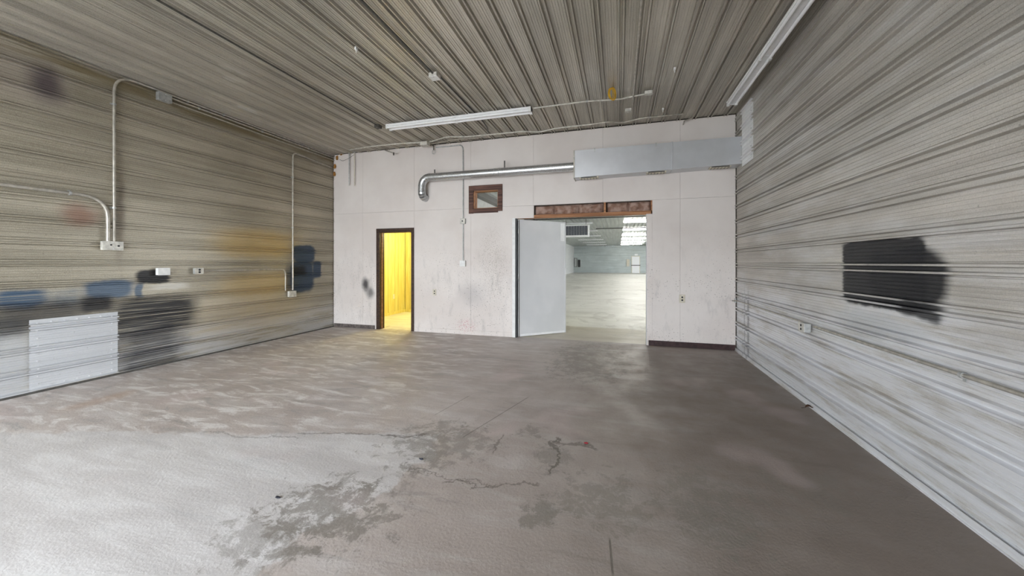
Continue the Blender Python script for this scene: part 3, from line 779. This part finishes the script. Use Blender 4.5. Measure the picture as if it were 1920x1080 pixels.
# pale patch where the duct meets the right wall
a, b = onX(1392, 260, XR), onX(1413, 250, XR)
pt = thing('duct_patch', (XR-.01, (a.y+b.y)/2, 2.85), 'crumpled pale metal patch on the right wall at the end of box duct', 'patch')
sheet('ribbed_cover', M['enamel'], pt, fR, 2.86, 3.72, b.y, a.y, PH_R, lift=.006)
for i in range(7):
    z = 2.92+i*.125
    MB().tube([(XR-.008-.013, b.y+.02, z), (XR-.02-.013, b.y+.02, z)], .006, 6).build('screw', M['screw'], pt)
# pale ribbed patch on the left wall
pa = thing('patch_panel', (XL+.01, 2.64, .02), 'pale grey ribbed patch panel with screws at the foot of left wall', 'panel')
py0, py1, pz0, pz1 = onX(54, 650).y, onX(220.5, 650).y, .03, .788
sheet('ribbed_cover', M['galv_patch'], pa, fL, pz0, pz1, py0, py1, PH_L, lift=.006)
first = None
def screw_at(y, z):
    global first
    h = profile(z-.001, z+.001, PH_L)[0][1]
    x = XL+.006+h
    if first is None:
        first = (MB().tube([(x, y, z), (x+.005, y, z)], .0085, 8).build('screw', M['screw'], pa), Vector((x, y, z)))
    else:
        instance(first[0], Vector((x, y, z))-first[1], pa)
for i in range(9):
    z = pz0+.06+i*(pz1-pz0-.1)/8
    screw_at(py0+.055, z); screw_at(py1-.06, z-.012)
for i in range(1, 6):
    y = py0+.055+i*(py1-py0-.115)/6
    screw_at(y, pz1-.035); screw_at(y, pz0+.03)

# ------------------------------------------------------------------ conduits and boxes
R = .0145
def conduit(label, pts, r=R, mat='conduit', straps=(), bend=.12, name='conduit', n=10):
    pts = [Vector(p) for p in pts]; f = fillet(pts, bend) if bend else pts
    c = sum(pts, Vector())/len(pts)
    e = thing(name, (c.x, c.y, min(p.z for p in pts)), label, 'conduit')
    MB().tube(f, r, n).build('pipe', M[mat], e, True)
    for p, d, nrm in straps:      # strap: place, pipe direction, wall normal
        p, d, nrm = Vector(p), Vector(d), Vector(nrm); s = d.cross(nrm)
        mb = MB(); w = .010; mb2 = []
        prof = [(-.034, -r), (-.034, -r+.004), (-r-.004, -r+.004), (-r-.004, r*.6), (-r*.6, r+.004), (r*.6, r+.004), (r+.004, r*.6), (r+.004, -r)]
        vs = [p+s*a+nrm*b+d*k for k in (-w, w) for a, b in prof]; m = len(prof)
        mb.add(vs, [(i, i+1, m+i+1, m+i) for i in range(m-1)] + [tuple(range(m)), tuple(range(m, 2*m))[::-1]])
        mb.build('strap', M['box_steel'], e)
    return e
LX = XL+.026+R                                     # pipe centre line on the ribbed left wall
N_L, N_R, N_B, N_C = (1,0,0), (-1,0,0), (0,-1,0), (0,0,-1)
yA = onX(210, 330).y; zboxL = onX(205, 462).z
conduit('tall bent conduit rising from twin box on left wall then along the ceiling edge', [(LX, yA, zboxL+.05), (LX, yA, ZC-.045), (LX, YB-.01, ZC-.045)],
        straps=[((LX, yA, onX(209, 390).z), (0,0,1), N_L), ((LX, yA, onX(212, 197).z), (0,0,1), N_L)] + [((LX, y, ZC-.045), (0,1,0), N_L) for y in (3.75, 4.25, 5.75)], bend=.22)
zB = onX(60, 354).z; yB2 = onX(198, 420).y
conduit('thicker conduit running in from the left edge and bending down to the twin box', [(LX+.006, 1.2, zB), (LX+.006, yB2, zB), (LX+.006, yB2, zboxL+.05)], r=.020,
        straps=[((LX+.006, onX(126, 362).y, zB), (0,1,0), N_L)], bend=.25)
yC = onX(546, 400).y; zC0 = onX(543, 548).z; zC1 = onX(547, 286).z
conduit('vertical conduit beside the navy paint marks on left wall', [(LX, yC, zC0+.04), (LX, yC, zC1), (LX, YB-.10, zC1-.05)],
        straps=[((LX, yC, onX(546, 333).z), (0,0,1), N_L), ((LX, yC, onX(546, 427).z), (0,0,1), N_L)], bend=.10)
yD = onX(540, 530).y - .09; zD = onX(420, 507).z
conduit('thin conduit from outlet box to the vertical conduit on left wall', [(LX, onX(374, 509).y, zD), (LX, yD+.0, zD), (LX, yD+.0, zC0+.04)], r=.012, bend=.10)
zE = onX(316, 184).z
conduit('straight conduit from small steel box to the far corner under the ceiling', [(LX, onX(316, 184).y, zE), (LX, YB-.012, zE)], r=.013, bend=0,
        straps=[((LX, y, zE), (0,1,0), N_L) for y in (3.9, 4.9, 5.9)])
conduit('thin conduit just under the small steel box run on left wall', [(LX, onX(316, 184).y, zE-.055), (LX, YB-.012, zE-.055)], r=.009, bend=0)
# right wall conduit
RXc = XR-.026-.012
p0 = onX(1512, 606, XR); zR = onX(1820, 704, XR).z
conduit('steel conduit along right wall from outlet box toward the camera', [(RXc, onX(1535, 613, XR).y, zR), (RXc, .5, zR)], r=.012, bend=0,
        straps=[((RXc, onX(1822, 705, XR).y, zR), (0,1,0), N_R)])
conduit('thin conduit from right wall outlet box to the back corner', [(RXc, p0.y, zR+.01), (RXc, YB-.03, zR+.01)], r=.008, bend=0)
# back wall conduit
BY = YB-R; xb = onY(869, 350).x; zbt = onY(869, 272).z; zs = onY(870, 415).z; zo = onY(870, 494).z
conduit('grey conduit dropping down back wall from the ceiling to the switch', [(onY(818, 270).x, BY, zbt), (xb, BY, zbt), (xb, BY, zs+.04)], r=.012, bend=.10, mat='conduit_dark' if 0 else 'box_steel')
conduit('short grey conduit between the two boxes on back wall', [(xb, BY, zs-.04), (xb, BY, zo+.04)], r=.011, bend=0, mat='box_steel')
def box(name, label, c, n, w, h, d, mat, cover=None, cat='electrical box', sock=None, screws=True):
    """wall box centred at c on a surface with normal n"""
    c, n = Vector(c), Vector(n)
    if abs(n.z) > .5: s, u = Vector((1,0,0)), Vector((0,1,0))
    else: u = Vector((0,0,1)); s = u.cross(n)
    e = thing(name, c, label, cat)
    def ob(a0, a1, b0, b1, n0, n1, bev=.002):
        p = c+s*a0+u*b0+n*n0; q = c+s*a1+u*b1+n*n1; return MB().box(p, q, bev)
    ob(-w/2, w/2, -h/2, h/2, 0, d).build('body', M[mat], e)
    cv = ob(-w/2-.003, w/2+.003, -h/2-.003, h/2+.003, d, d+.004).build('cover', M[cover or mat], e)
    if screws:
        for b in (-h*.36, h*.36):
            p = c+u*b+n*(d+.004); MB().tube([p, p+n*.003], .005, 8).build('screw', M['screw'], cv)
    for a, b, ra in (sock or ()):
        p = c+s*a+u*b+n*(d+.0035); MB().tube([p, p+n*.004], ra, 14).build('socket', M['socket_dark'], cv)
    return e
c = onX(205, 461)
box('junction_box', 'pale twin steel box where two conduits end on left wall', (XL+.026, c.y, c.z), N_L, .19, .105, .045, 'conduit_white', 'conduit_white', sock=((.05, 0, .012), (-.02, .01, .010)))
c = onX(302, 178)
box('junction_box', 'small grey steel box high on left wall below the ceiling', (XL+.026, c.y, c.z-.045), N_L, .15, .11, .06, 'box_steel')
c = onX(300.5, 509)
box('blank_wall_box', 'white blank-covered box over black paint on left wall', (XL+.026, c.y, c.z), N_L, .135, .095, .05, 'white_plastic', cat='electrical box')
c = onX(367, 508)
box('outlet_box', 'steel outlet box with two black sockets on left wall', (XL+.026, c.y, c.z), N_L, .11, .085, .05, 'box_steel', 'conduit_white', cat='outlet', sock=((0, .018, .015), (0, -.018, .015)))
c = onX(543.5, 551)
box('junction_box', 'small steel box at the foot of vertical conduit on left wall', (XL+.026, c.y, c.z), N_L, .15, .11, .045, 'conduit_white')
c = onX(1521, 614, XR)
box('outlet_box', 'grey outlet box with dark sockets on ribbed right wall', (XR-.026, c.y, c.z), N_R, .115, .085, .055, 'box_steel', 'conduit_white', cat='outlet', sock=((.0, .019, .012), (.0, -.019, .012)))
box('switch_box', 'round-faced grey switch box midway down back wall conduit', (xb, YB, zs), N_B, .10, .10, .05, 'box_steel', 'conduit_white', cat='switch', sock=((0, 0, .016),))
box('blank_wall_box', 'white blank-covered box ending the back wall conduit', (xb, YB, zo), N_B, .11, .11, .05, 'white_plastic')
c = onY(815, 548); box('wall_outlet', 'ivory outlet between the yellow doorway and grey door', (c.x, YB, c.z), N_B, .075, .12, .006, 'ivory', cat='outlet', sock=((0, .024, .013), (0, -.024, .013)))
c = onY(1279, 560); box('wall_outlet', 'ivory outlet on white wall above maroon baseboard', (c.x, YB, c.z), N_B, .085, .13, .006, 'ivory', cat='outlet', sock=((0, .024, .015), (0, -.024, .015)))
c = onX(738, 556, RX0); box('wall_outlet', 'white outlet inside the yellow panelled room', (RX0, c.y, c.z), N_L, .075, .12, .006, 'white_plastic', cat='outlet')

# ceiling runs
ZP = ZC-.026-.013
def cz(px, py): return onZ(px, py, ZP)
a = cz(1000, 203); b = cz(1212, 176)
pts = [a, cz(1100, 190), cz(1165, 186), cz(1185, 181), b]
conduit('white conduit from strip light to a small ceiling box', pts, mat='conduit_white', r=.012, bend=.1, straps=[(cz(1101, 190), (1,0,0), N_C)])
box('ceiling_box', 'small white ceiling box ending the conduit right of strip light', (cz(1216, 173).x, cz(1216, 173).y, ZC-.0255), N_C, .10, .06, .04, 'conduit_white')
a = cz(797, 268)
box('ceiling_box', 'pale steel junction box on ceiling edge above round duct', (a.x, a.y, ZC-.0255), N_C, .15, .13, .07, 'conduit_white')
conduit('white conduit snaking along ceiling edge above the ducts', [cz(806, 266), cz(840, 256), cz(868, 257), cz(985, 246), cz(1010, 248), cz(1045, 240), cz(1110, 233)], mat='conduit_white', r=.013, bend=.12,
        straps=[(cz(868, 257), (1,0,0), N_C)])
conduit('grey conduit continuing along ceiling edge toward the right corner', [cz(1110, 233), cz(1145, 228), cz(1165, 231), cz(1205, 221), cz(1282, 214)], mat='conduit', r=.013, bend=.12,
        straps=[(cz(1219, 220), (1,0,0), N_C)])
conduit('white conduit along ceiling edge from left corner to the pale box', [cz(655, 281), cz(700, 274), cz(750, 269), cz(788, 267)], mat='conduit_white', r=.013, bend=.1)
conduit('second thin conduit parallel to the ceiling edge above round duct', [cz(806, 270.5), cz(845, 263), cz(905, 256.5)], mat='conduit', r=.010, bend=.1)
a = cz(815, 141)
conduit('long dark conduit crossing the ribbed ceiling to a small box', [(a.x, .2, ZP), (a.x, a.y-.04, ZP)], mat='conduit_dark', r=.013, bend=0)
box('ceiling_box', 'small pale box midway along the dark ceiling conduit', (a.x, a.y, ZC-.0255), N_C, .11, .11, .05, 'conduit_white', 'white_plastic')
conduit('dark conduit from ceiling box past strip light to the wall edge', [(-2.19, a.y+.06, ZC-.0135), (-2.19, 5.75, ZC-.0135), (-2.19, 5.95, ZP), cz(915, 246)], mat='conduit_dark', r=.011, bend=.06)
a = cz(709, 236)
conduit('dark conduit along left ceiling ending at strip light', [(a.x, .2, ZP), (a.x, a.y-.04, ZP)], mat='conduit_dark', r=.010, bend=0)
box('ceiling_box', 'dark little ceiling box at left end of strip light', (a.x, a.y, ZC-.0255), N_C, .09, .09, .05, 'conduit_dark')
a = cz(1186, 196)
conduit('straight grey conduit along ceiling ribs right of the yellow cord', [(a.x, .2, ZP), (a.x, a.y, ZP)], mat='conduit', r=.013, bend=0)
box('ceiling_box', 'tiny white box ending the straight conduit near box duct', (cz(1178, 206).x, cz(1178, 206).y, ZC-.0255), N_C, .09, .07, .04, 'conduit_white')
# small white clips stuck on the ceiling ribs
for px, py, lab in ((668, 93, 'small white clip on ceiling left of the dark conduit'), (1265, 131, 'small white clip on ceiling left of long strip light'), (1243, 206, 'small white clip on ceiling above box duct')):
    a = cz(px, py); e = thing('ceiling_clip', (a.x, a.y, ZC-.05), lab, 'clip', 'white ceiling clips')
    MB().box((a.x-.012, a.y-.02, ZC-.045), (a.x+.012, a.y+.02, ZC-.012), .005).build('clip_body', M['white_plastic'], e)
    MB().tube([(a.x, a.y, ZC-.045), (a.x, a.y, ZC-.075)], .006, 8).build('hook', M['white_plastic'], e)
# yellow cord bundle
a = cz(1147, 168); mb = MB()
for k in range(4):
    ph = k*.5; w, hh = .030+.008*k, .07+.006*k
    mb.tube([(a.x+w*math.cos(t)*math.cos(ph*.5)+.01*k-.015, a.y+.02*math.sin(ph)+w*.6*math.cos(t), ZC-.09+hh*math.sin(t)) for t in [2*math.pi*i/20 for i in range(21)]], .0055, 6)
tag(mb.build('cord_bundle', M['yellow_cord'], None, True), 'yellow cord looped in a small bundle hanging from the ceiling', 'cord')
# hanging rods, hooks and a wire by the left top corner
for px, mt, lab in ((654.5, 'box_steel', 'left dark metal rod hanging in front of white wall near left corner'), (664.5, 'ivory', 'right paler rod hanging in front of white wall near left corner')):
    t0, b0 = onY(px, 289, YB-.05), onY(px, 348, YB-.05)
    e = thing('hanging_rod', (t0.x, t0.y, b0.z), lab, 'rod')
    MB().tube([(t0.x, t0.y, ZC-.012), (t0.x, t0.y, b0.z)], .009, 8).build('rod', M[mt], e, True)
    MB().box((t0.x-.02, t0.y-.02, ZC-.022), (t0.x+.02, t0.y+.02, ZC-.012)).build('mount_plate', M['box_steel'], e)
p = [onY(637, 299, YB-.09), onY(642, 302, YB-.09), onY(652, 298, YB-.09), onY(664, 290, YB-.09)]
tag(MB().tube(fillet(p, .05), .004, 6).build('loose_wire', M['conduit_dark'], None, True), 'thin loose wire sagging in left top corner of white wall', 'wire')
e = thing('hook_bracket', onY(735, 288, YB-.08), 'small steel bracket sticking out under the ceiling left of round duct', 'bracket')
MB().tube([onY(722, 282, YB-.02), onY(738, 287, YB-.16)], .010, 8).build('arm', M['conduit'], e, True)
MB().tube([onY(738, 286, YB-.16), onY(738, 291, YB-.16)], .014, 8).build('tip', M['conduit_dark'], e, True)
e = thing('ceiling_hook', onY(812, 286, YB-.05), 'dark hook with wire loop hanging below the pale ceiling box', 'hook')
MB().tube([onY(807, 268, YB-.05), onY(813, 274, YB-.05), onY(813, 281, YB-.05)], .010, 8).build('stem', M['conduit_dark'], e, True)
c = onY(813, 285, YB-.05)
MB().tube([(c.x+.035*math.cos(t), c.y, c.z+.04*math.sin(t)) for t in [2*math.pi*i/16 for i in range(17)]], .004, 6, False).build('loop', M['box_steel'], e, True)
e = thing('ceiling_hook', onY(1281, 232, YB-.08), 'bent metal hook under the ceiling edge above box duct', 'hook')
MB().tube(fillet([onY(1299, 216, YB-.08), onY(1298, 222, YB-.08), onY(1283, 226, YB-.08), onY(1281, 234, YB-.08)], .03), .010, 8).build('hook', M['conduit'], e, True)
e = thing('wall_hook', onY(1376, 567, YB-.02), 'small metal latch in the right corner of white wall', 'hook')
c = onY(1376, 564, YB-.015)
MB().tube([c+Vector((.04, 0, 0)), c+Vector((-.01, -.01, 0)), c+Vector((-.03, -.02, .004))], .009, 8).build('arm', M['conduit'], e, True)
MB().box(c+Vector((.01, -.01, -.03)), c+Vector((.03, .01, .04)), .003).build('plate', M['box_steel'], e)
# spray foam in the left top corner
def blob(mb, c, r, sd):
    bm = bmesh.new(); bmesh.ops.create_icosphere(bm, subdivisions=2, radius=1)
    bm.verts.index_update()
    mb.add([Vector(c)+Vector((v.co.x*r[0], v.co.y*r[1], v.co.z*r[2]))*(1+.45*mnoise.noise(v.co*1.7+Vector((sd, 0, 0)))) for v in bm.verts], [tuple(v.index for v in f.verts) for f in bm.faces]); bm.free()
mb = MB()
for k, (px, py) in enumerate(((632, 296), (628, 312), (627, 326), (640, 287))):
    c = onY(px, py, YB-.02); blob(mb, c, (.03, .025, .05), k*3)
tag(mb.build('spray_foam', M['foam'], None, True), 'orange spray foam lumps in left top corner of white wall', 'foam')
# bits on the floor
a = onZ(1520, 766); mb = MB()
vs = []; fs = []
for i in range(9):
    u = i/8; wv = .028*math.sin(math.pi*min(1, u*1.02))**.7
    for s in (-1, 0, 1):
        vs.append((a.x-.05+.10*u, a.y+s*wv+.02*(u-.5), .006+.012*abs(s)+.012*math.sin(u*5)))
for i in range(8):
    for j in range(2):
        fs.append((i*3+j, i*3+j+1, (i+1)*3+j+1, (i+1)*3+j))
lf = thing('dry_leaf', (a.x, a.y, 0), 'curled brown dry leaf on floor by the right wall', 'leaf')
ob = MB().add(vs, fs).build('blade', M['leaf'], lf, True)
sm = ob.modifiers.new('thick', 'SOLIDIFY'); sm.thickness = .0015
MB().tube([(a.x-.05, a.y-.01, .008), (a.x-.085, a.y-.02, .006)], .002, 5).build('stem', M['leaf'], lf)
for px, py, mk, lab in ((1099, 832, 'red_bit', 'tiny red scrap on the concrete in the middle of floor'), (790, 862, 'dark_bit', 'tiny dark scrap on the pale flaked concrete'), (521, 934, 'dark_bit', 'small dark sliver on the pale concrete at left front')):
    a = onZ(px, py); mb = MB(); blob(mb, (a.x, a.y, .006), (.018, .008, .006), px)
    tag(mb.build('floor_scrap', M[mk], None, True), lab, 'scrap')
